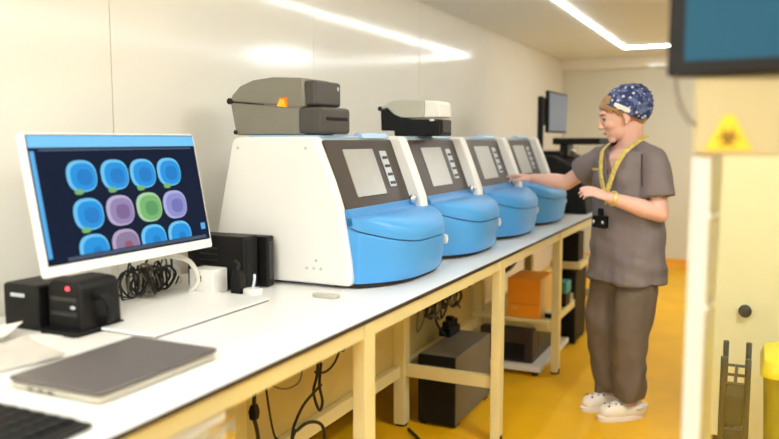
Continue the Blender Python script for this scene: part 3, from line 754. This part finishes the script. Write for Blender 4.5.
# ------------------------------------------------------------------ the woman
ROOT = V((-.61, 4.08, 0))
wom = empty('person', ROOT, 'woman in taupe scrubs and patterned navy cap reaching to an analyser screen', 'person')
R_ = lambda x, y, z: V((x, y, z)) - ROOT
LV = V((.83, -.55, 0)).normalized()          # her left
FV = V((-.55, -.83, 0)).normalized()         # where her chest faces
UP = V((0, 0, 1))
def remesh(m, vox, smooth=3, fac=.5):
    me = bpy.data.meshes.new('t'); bmesh.ops.recalc_face_normals(m.bm, faces=m.bm.faces[:]); m.bm.to_mesh(me); m.bm.free()
    o = bpy.data.objects.new('t', me); COL.objects.link(o)
    r = o.modifiers.new('r', 'REMESH'); r.mode = 'VOXEL'; r.voxel_size = vox; r.use_smooth_shade = True
    if smooth:
        s_ = o.modifiers.new('s', 'SMOOTH'); s_.factor = fac; s_.iterations = smooth
    dg = bpy.context.evaluated_depsgraph_get(); dg.update()
    out = bpy.data.meshes.new_from_object(o.evaluated_get(dg))
    bpy.data.objects.remove(o); return out
def finish(me, name, mats, parent):
    me.name = name; me.materials.clear()
    for x in mats: me.materials.append(x)
    for p in me.polygons: p.use_smooth = True
    o = bpy.data.objects.new(name, me); COL.objects.link(o); o.parent = parent; return o
def ering(c, a, b_, n=24, tilt=V((0, 0, 0)), pw=2.3):
    out = []
    for i in range(n):
        t_ = 2 * PI * i / n; cc, ss = math.cos(t_), math.sin(t_)
        x = math.copysign(abs(cc) ** (2 / pw), cc); y = math.copysign(abs(ss) ** (2 / pw), ss)
        p = c + LV * (a * x) + FV * (b_ * y); p = p + UP * (tilt.x * x + tilt.y * y)
        out.append(p)
    return out
# joints
NECK = R_(-.588, 4.115, 1.425)
CHEST = R_(-.600, 4.10, 1.25)
PELV = R_(-.590, 4.10, .86)
RS, LS = R_(-.735, 4.19, 1.352), R_(-.455, 4.005, 1.350)
LE, LW = R_(-.415, 3.965, 1.080), R_(-.640, 3.850, 1.160)
RE, RW = R_(-.945, 4.28, 1.205), R_(-1.150, 4.345, 1.222)
RH, LH = R_(-.675, 4.145, .84), R_(-.505, 4.045, .84)
RK, LK = R_(-.690, 4.13, .45), R_(-.545, 4.02, .45)
RA, LA = R_(-.655, 4.150, .09), R_(-.540, 4.035, .09)
HEAD = R_(-.632, 4.085, 1.566)
hf = V((-.955, -.295, 0)).normalized(); hl = UP.cross(hf)
pitch = math.radians(16); hfp = hf * math.cos(pitch) - UP * math.sin(pitch); hup = UP * math.cos(pitch) + hf * math.sin(pitch)
HS = 1.06
MH = Matrix(((hfp.x * HS, hl.x * HS, hup.x * HS), (hfp.y * HS, hl.y * HS, hup.y * HS), (hfp.z * HS, hl.z * HS, hup.z * HS)))
H = lambda x, y, z: HEAD + MH @ V((x, y, z))
def hell(mb, c, r, n=20, k=12, rot=None): mb.ell(H(*c), r, MH if rot is None else MH @ rot, n, k)

def hand(mb, wrist, d, pn, thumb_side, curl, spread=.06, s=1., index_out=False):
    d = V(d).normalized(); pn = V(pn); pn = (pn - d * pn.dot(d)).normalized(); sd = d.cross(pn) * thumb_side   # sd: towards thumb
    P_ = lambda a, b_, c: wrist + (d * a + sd * b_ + pn * c) * s
    rings = []
    for a, hw, ht in ((-.015, .024, .019), (.01, .026, .018), (.04, .036, .017), (.07, .040, .015), (.092, .038, .011)):
        rings.append([P_(a, hw * math.cos(t_), ht * math.sin(t_)) for t_ in [2 * PI * i / 16 for i in range(16)]])
    mb.loft(rings)
    for i, (off, ln) in enumerate(((.029, .074), (.010, .082), (-.010, .077), (-.028, .060))):
        cu = curl[i] if isinstance(curl, (list, tuple)) else curl
        p = P_(.083, off, 0); ang = 0.08; r = (.0098, .0094, .0088, .0082)[i % 4] * s
        fd = d + sd * (off * spread / .03)
        fd.normalize(); pts = [p]; rs = [r * 1.05]
        for k_, seg in enumerate((.46, .31, .23)):
            ang += cu * (.8 if k_ == 0 else 1.)
            q = p + (fd * math.cos(ang) + pn * math.sin(ang)) * ln * seg * s
            mb.capsule(p, q, r * (1 - .07 * k_), r * (1 - .07 * (k_ + 1)), 10, 3); p = q
    p0, p1, p2, p3 = P_(.02, .022, .006), P_(.048, .046, .014), P_(.074, .057, .022), P_(.098, .058, .030)
    mb.capsule(p0, p1, .0145 * s, .012 * s, 10, 3); mb.capsule(p1, p2, .0118 * s, .0102 * s, 10, 3); mb.capsule(p2, p3, .010 * s, .008 * s, 10, 3)

body = MB()
# trunk
body.loft([ering(PELV + UP * -.06, .13, .09), ering(PELV, .155, .105), ering(PELV + UP * .10, .145, .10), ering(PELV + UP * .22, .135, .095), ering(CHEST, .15, .105),
           ering(CHEST + UP * .10, .155, .09), ering(NECK + UP * -.03, .09, .062), ering(NECK + UP * .01, .058, .055)])
body.capsule(NECK + UP * -.05, H(-.035, 0, -.07), .060, .054, 20)
body.capsule(NECK - LV * .03 + UP * -.025, RS + UP * -.012, .036, .042); body.capsule(NECK + LV * .03 + UP * -.025, LS + UP * -.014, .036, .042)
# arms
body.capsule(RS + UP * -.012, RE, .044, .042); body.capsule(RE, RE.lerp(RW, .35), .042, .043); body.capsule(RE.lerp(RW, .35), RW, .043, .027)
body.capsule(LS + UP * -.014, LE, .046, .044); body.capsule(LE, LE.lerp(LW, .35), .043, .046); body.capsule(LE.lerp(LW, .35), LW, .046, .028)
# legs and feet
for hp, kn_, an in ((RH, RK, RA), (LH, LK, LA)):
    body.capsule(hp, kn_, .082, .055); body.capsule(kn_, kn_.lerp(an, .35), .052, .054); body.capsule(kn_.lerp(an, .35), an, .054, .036)
FD = {'R': V((-.72, -.69, 0)).normalized(), 'L': V((-.78, -.62, 0)).normalized()}
for an, k_ in ((RA, 'R'), (LA, 'L')):
    body.capsule(an + UP * -.035 - FD[k_] * .03, an + FD[k_] * .12 + UP * -.048, .034, .028)
# head
hell(body, (-.018, 0, .040), (.100, .077, .092))
hell(body, (.028, 0, -.010), (.070, .064, .075))
hell(body, (.030, 0, -.055), (.056, .052, .060))
hell(body, (.066, 0, -.098), (.022, .026, .020))
hell(body, (.078, 0, .030), (.022, .050, .022))
body.tube([H(.090, 0, .012), H(.103, 0, -.012), H(.112, 0, -.032), H(.098, 0, -.042)], [.009, .0115, .0135, .008], 12)
hell(body, (.098, .012, -.037), (.010, .008, .007)); hell(body, (.098, -.012, -.037), (.010, .008, .007))
hell(body, (.088, 0, -.061), (.011, .024, .0065)); hell(body, (.085, 0, -.073), (.011, .022, .0075))
for sy in (-1, 1):
    hell(body, (.060, sy * .036, -.03), (.030, .024, .026))
    hell(body, (-.012, sy * .076, -.008), (.019, .009, .032), rot=Matrix.Rotation(sy * .25, 3, 'Z') @ Matrix.Rotation(.2, 3, 'Y'))
    hell(body, (-.004, sy * .074, -.038), (.009, .007, .010))
# hands
rd = (R_(-1.318, 4.385, 1.226) - RW)
hand(body, RW, rd + UP * .02, UP * -1 + LV * .1, 1, [.10, .35, .48, .6], s=.98)
ld = (R_(-.765, 3.80, 1.212) - LW)
hand(body, LW, ld, -UP * .75 - FV * .65 , -1, [.32, .40, .45, .5], s=.95)
me = remesh(body, .0042, 4, .5)
bo = finish(me, 'body', [m_skin], wom)

# scrub top
top = MB()
WA = R_(-.585, 4.10, 1.03); HM = R_(-.578, 4.095, .72)
top.loft([ering(HM - LV * .008, .216, .158), ering(HM + UP * .08 - LV * .008, .211, .152), ering(HM + UP * .2 - LV * .008, .200, .143), ering(WA - LV * .006, .188, .137), ering(CHEST + UP * -.06, .178, .135), ering(CHEST + UP * .02, .178, .132),
          ering(CHEST + UP * .09, .172, .112), ering(CHEST + UP * .13, .150, .092), ering(NECK + UP * -.015, .088, .070), ering(NECK + UP * .008, .072, .064)])
top.ell(CHEST + FV * .065 + LV * .07 - UP * .01, (.072, .072, .075)); top.ell(CHEST + FV * .065 - LV * .07 - UP * .01, (.072, .072, .075))
top.capsule(NECK - LV * .045 + UP * -.022, RS + UP * -.004, .046, .058); top.capsule(NECK + LV * .045 + UP * -.022, LS + UP * -.006, .046, .060)
RSE = RS.lerp(RE, .60); LSE = LS.lerp(LE, .70)
top.tube([RS + UP * .002, RS.lerp(RE, .3), RSE], [.060, .067, .071], 20); top.tube([LS + UP * .004, LS.lerp(LE, .15), LS.lerp(LE, .35), LSE], [.058, .070, .075, .079], 20)
me = remesh(top, .006, 5, .5)
bm = bmesh.new(); bm.from_mesh(me)
bm.normal_update()
for v in bm.verts:       # soft folds, stronger towards hem and armpit
    n1 = noise.noise(V((v.co.x * 9, v.co.y * 9, v.co.z * 4.0))); n2 = noise.noise(V((v.co.x * 22 + 5, v.co.y * 22, v.co.z * 10)))
    k_ = .35 + .65 * max(0, min(1, (1.25 - v.co.z) / .4))
    n3 = noise.noise(V((v.co.x * 6 + v.co.z * 13, v.co.y * 6 + 4, v.co.z * 15)))
    v.co += v.normal * (n1 * .015 * k_ + n2 * .005 + n3 * .008 * k_)
dele = []
for f in bm.faces:
    c = f.calc_center_median(); r = c - NECK; fl, ll = r.dot(FV), r.dot(LV)
    if c.z + 0 > 1.445: dele.append(f); continue
    if fl > .0 and abs(ll) < (r.z + .165) * .50 and r.z > -.165: dele.append(f); continue
    if V((fl, ll, 0)).length < .068 and r.z > -.03: dele.append(f); continue
    for se, sh_ in ((RSE, RS), (LSE, LS)):
        d_ = (se - sh_).normalized(); q = c - se
        if abs(q.dot(d_)) < .02 and (q - d_ * q.dot(d_)).length < .058 and f.normal.dot(d_) > .8: dele.append(f); break
    else:
        if c.z < HM.z + .012 and f.normal.z < -.8: dele.append(f)
bmesh.ops.delete(bm, geom=list(set(dele)), context='FACES')
bm.to_mesh(me); bm.free()
tp = finish(me, 'scrub_top', [m_scrub], wom)
so = tp.modifiers.new('s', 'SOLIDIFY'); so.thickness = .004; so.offset = 1
# neckline band, side piping, chest mark, pocket
nb = []
for s_ in (1, -1):
    nb.append([NECK + LV * s_ * (.5 * (zz + .165)) + UP * zz + FV * (.088 + (-.02 - zz) * .26) for zz in (-.155, -.12, -.08, -.04)] )
for seg in nb: MB().tube(smooth_path(seg, 4), .006, 8).build('neckline', m_scrub, tp)
MB().tube(smooth_path([LS + FV * .066 - LV * .02 + UP * .02, LS.lerp(LE, .35) + FV * .080 - LV * .02, LSE + FV * .070 - LV * .03 + UP * .01], 5), .004, 6).build('piping', m_hem, tp)

# trousers
tr_ = MB()
tr_.loft([ering(PELV + UP * .04, .150, .110), ering(PELV + UP * -.05, .160, .118), ering(PELV + UP * -.12, .168, .124)])
for hp, kn_, an, of in ((RH, RK, RA, -1), (LH, LK, LA, 1)):
    tr_.tube([hp + UP * .03, hp.lerp(kn_, .4), kn_, kn_.lerp(an, .55), an + UP * .015], [.088, .102, .092, .084, .080], 22)
me = remesh(tr_, .007, 4, .5)
bm = bmesh.new(); bm.from_mesh(me); bm.normal_update()
for v in bm.verts:
    n1 = noise.noise(V((v.co.x * 12, v.co.y * 12, v.co.z * 5))); n2 = noise.noise(V((v.co.x * 20 + 3, v.co.y * 20, v.co.z * 16)))
    k_ = 1 if v.co.z < .3 else .6
    if v.co.z > .68: k_ = 0; n1 = min(0, n1)
    n3 = noise.noise(V((v.co.x * 7 + v.co.z * 9, v.co.y * 7 + 11, v.co.z * 8)))
    v.co += v.normal * (n1 * .018 + n2 * .009 * k_ + n3 * .010 * k_)
dele = [f for f in bm.faces if f.calc_center_median().z < .118 and f.normal.z < -.75]
bmesh.ops.delete(bm, geom=dele, context='FACES'); bm.to_mesh(me); bm.free()
to = finish(me, 'trousers', [m_trou], wom)
so = to.modifiers.new('s', 'SOLIDIFY'); so.thickness = .004; so.offset = 1

# clogs
def clog(an, fd, side):
    m = MB(); sd = UP.cross(fd); base = V((an.x, an.y, 0))
    def rg(z, sc, tz=0):
        out = []
        for i in range(26):
            t_ = 2 * PI * i / 26; c, s_ = math.cos(t_), math.sin(t_)
            wd = .043 + .010 * max(0, c)
            out.append(base + fd * (.045 + .135 * c * sc) + sd * (s_ * wd * sc) + UP * (z))
        return out
    sole = MB().loft([rg(0.001, .97), rg(.012, 1.), rg(.026, 1.), rg(.03, .96)])
    up_ = MB()
    up_.capsule(base + fd * .055 + UP * .052, base + fd * .125 + UP * .045, .050, .042)
    up_.capsule(base - fd * .055 + UP * .045, base + fd * .06 + UP * .048, .040, .048)
    me_ = remesh(up_, .005, 3)
    o_ = finish(me_, 'clog', [m_clog], wom)
    sole.build('sole', m_clog, o_)
    for k_, (a, b_) in enumerate(((.085, -.02), (.085, .02), (.11, 0), (.125, -.022), (.125, .022), (.062, .0), (.06, -.03), (.06, .03))):
        c = base + fd * a + sd * b_ + UP * (.094 - .35 * abs(b_) * abs(b_) * 20 - max(0, a - .06) * .14)
        MB().ell(c, (.0055, .0055, .006), None, 10, 6).build('vent_hole', m_slate, o_)
    MB().tube(smooth_path([base - fd * .02 + sd * .05 + UP * .065, base - fd * .07 + sd * .038 + UP * .07, base - fd * .096 + UP * .072, base - fd * .07 - sd * .038 + UP * .07, base - fd * .02 - sd * .05 + UP * .065]), .006, 8).build('heel_strap', m_clog, o_)
    return o_
clog(RA, FD['R'], -1); clog(LA, FD['L'], 1)

# hair and cap
hr = MB(); hell(hr, (-.022, 0, .034), (.111, .085, .090), 40, 28)
def cut(m, fn):
    d_ = [f for f in m.bm.faces if fn(MH.inverted() @ (f.calc_center_median() - HEAD))]
    bmesh.ops.delete(m.bm, geom=d_, context='FACES')
# keep hair above a slanted hairline leaving the face and ear free
cut(hr, lambda p: p.z < .054 - .68 * (.085 - p.x) or (p.x < -.03 and p.z < -.06))
ho = hr.build('hair', m_hair, wom)
so = ho.modifiers.new('s', 'SOLIDIFY'); so.thickness = .006; so.offset = 1
hb = MB(); hell(hb, (-.078, 0, -.032), (.036, .058, .040), 16, 10); hb.build('hair_nape', m_hair, wom)
cp = MB(); hell(cp, (-.034, 0, .036), (.115, .097, .097), 48, 32)
CS, CO = .88, -.030
def edge_z(x): return CO + CS * (x + .055)
def keep_line(p): return p.z < edge_z(p.x)
cut(cp, keep_line)
for v in cp.bm.verts:
    q = MH.inverted() @ (v.co - HEAD)
    a = math.atan2(q.z - .05, q.y)
    amp = .006 * noise.noise(V((q.x * 28, q.y * 28, q.z * 28))) + (.006 * math.sin(a * 16) * max(0, min(1, (-q.x - .02) / .08)))
    dr = (q - V((-.034, 0, .036))).normalized()
    back = max(0, min(1, (-q.x - .02) / .1))
    v.co += (MH @ dr) * (amp + .007 * back)
co = cp.build('scrub_cap', m_cap, wom, ang=80)
so = co.modifiers.new('s', 'SOLIDIFY'); so.thickness = .004; so.offset = 1
# elastic band along the cap's edge, white tie at the temple
bp = []
xs = [x_ / 1000 for x_ in range(-165, 90) if ((x_ / 1000 + .034) / .117) ** 2 + ((edge_z(x_ / 1000) - .036) / .099) ** 2 < 1]
xa, xb = xs[0], xs[-1]
for i in range(41):
    a = 2 * PI * i / 40; x = (xa + xb) / 2 + (xb - xa) / 2 * math.cos(a)
    q_ = max(0, 1 - ((x + .034) / .117) ** 2 - ((edge_z(x) - .036) / .099) ** 2)
    bp.append(H(x, math.copysign(.099 * math.sqrt(q_), math.sin(a)), edge_z(x)))
MB().tube(bp, .004, 8).build('cap_band', m_cap, co)
MB().tube([H(.030, .086, .060), H(.008, .0955, .038), H(-.018, .101, .016), H(-.028, .101, .006)], [(.009, .003), (.013, .003), (.012, .003), (.006, .003)], 8, up=hup).build('cap_tie', m_white, co)
# face
for sy in (-1, 1):
    e = MB(); hell(e, (.0765, sy * .033, .002), (.011, .012, .0065)); eo = e.build('eye', m_eye, wom)
    e = MB(); hell(e, (.0845, sy * .034, .000), (.0045, .006, .0055)); e.build('iris', m_iris, eo)
    e = MB(); e.tube([H(.092, sy * .014, .022), H(.092, sy * .032, .027), H(.080, sy * .050, .023)], [.003, .0042, .002], 8); e.build('eyebrow', m_brow, wom)
    e = MB(); e.tube([H(.088, sy * .020, .004), H(.0905, sy * .034, .006), H(.080, sy * .048, .002)], [.002, .0034, .0018], 8); e.build('eyelash', m_brow, wom)
e = MB(); e.tube([H(.088, -.024, -.067), H(.0985, -.008, -.0655), H(.0985, .008, -.0655), H(.088, .024, -.067)], [.002, .0055, .0055, .002], 8); e.build('lips', m_lip, wom)

# lanyard hangs round her neck: things worn
lan = empty('lanyard', ROOT, 'yellow printed lanyard hanging round the neck of the woman in scrubs', 'lanyard')
def strap(pts, w_=.010, t_=.0022):
    return MB().tube(smooth_path(pts, 6), [(w_, t_)] * (6 * (len(pts) - 1) + 1), 8, up=LV)
from mathutils.bvhtree import BVHTree
bpy.context.view_layer.update()
_dg = bpy.context.evaluated_depsgraph_get()
bvh_t = BVHTree.FromObject(tp, _dg); bvh_b = BVHTree.FromObject(bo, _dg)
def on_chest(l, z, off=.007):
    o_ = NECK + LV * l + UP * z + FV * .20
    best = None
    for bv in (bvh_t, bvh_b):
        h_ = bv.ray_cast(o_, -FV)
        if h_[0] is not None and (best is None or h_[3] < best): best = h_[3]
    return o_ - FV * ((best if best is not None else .06) - off)
for s_ in (1, -1):
    pts = [NECK - FV * .070 + LV * s_ * .030 + UP * .028, NECK - FV * .035 + LV * s_ * .078 + UP * .034, NECK + FV * .012 + LV * s_ * .088 + UP * .022]
    pts += [on_chest(s_ * l, z, .010) for l, z in ((.078, -.035), (.066, -.075), (.050, -.12), (.036, -.165), (.022, -.205), (.008, -.245))]
    strap(pts, .015, .003).build('strap', m_lany, lan)
strap([on_chest(0, -.238, .014), on_chest(0, -.275, .012), on_chest(0, -.31, .012)], .008, .003).build('clip_strap', m_lany, lan)
dv = on_chest(-.022, -.43, .014)
t = empty('pocket_device', dv + ROOT, 'black pocket device with silver ends clipped at the woman\'s waist', 'device')
Mz = Matrix.Rotation(math.atan2(FV.y, FV.x), 4, 'Z')
MB().box(-.012, .014, -.045, .045, .0, .062, Mz).build('body', m_blackm, t, bevel=.006)
for s_ in (-1, 1): MB().ell(Mz @ V((.015, s_ * .030, .03)), (.009, .009, .011)).build('silver_end', m_chrome, t)
MB().box(-.006, .006, -.015, .015, .06, .10, Mz).build('clip', m_blackm, t, bevel=.003)
# bracelet and chest badge
wd = (LW - LE).normalized(); c0 = LW - wd * .022
ring = []
a_ = wd.orthogonal().normalized(); b_ = wd.cross(a_)
for i in range(25):
    an_ = 2 * PI * i / 24; ring.append(c0 + (a_ * math.cos(an_) + b_ * math.sin(an_)) * .034)
wt_ = empty('wrist_watch', ROOT, 'pale gold watch strap round the left wrist of the woman', 'watch')
MB().tube(ring, [(.010, .004)] * 25, 8, up=wd).build('strap', m_gold, wt_)
MB().ell(c0 + UP * .034, (.014, .014, .006)).build('dial', m_gold, wt_)
c = on_chest(-.098, -.135, .004)
Mb_ = Matrix.Translation(c + ROOT) @ Matrix.Rotation(math.atan2(FV.y, FV.x) - .25, 4, 'Z')
o = MB().box(-.003, .003, -.03, .03, -.006, .006).build('name_badge', m_gold, None, bevel=.001)
o.matrix_world = Mb_; tag(o, 'small pale gold name bar pinned on the woman\'s scrub top', 'badge')

# ------------------------------------------------------------------ camera, world, view
cam = bpy.data.cameras.new('camera'); co_ = bpy.data.objects.new('camera', cam); COL.objects.link(co_)
th, ph = math.radians(25.396), math.radians(5.895)
co_.location = (0, 0, 1.44); co_.rotation_euler = (PI / 2 - ph, 0, th)
cam.sensor_width = 36; cam.lens = 770 / 779 * 36; cam.clip_start = .02
cam.dof.use_dof = True; cam.dof.focus_distance = 3.1; cam.dof.aperture_fstop = 1.4
SC.camera = co_
wld = bpy.data.worlds.new('world'); SC.world = wld; wld.use_nodes = True
wld.node_tree.nodes['Background'].inputs['Color'].default_value = (1, .95, .86, 1)
wld.node_tree.nodes['Background'].inputs['Strength'].default_value = .15
vs = SC.view_settings; vs.view_transform = 'Standard'; vs.look = 'None'; vs.gamma = 1; vs.use_curve_mapping = False
vs.exposure = 0.42
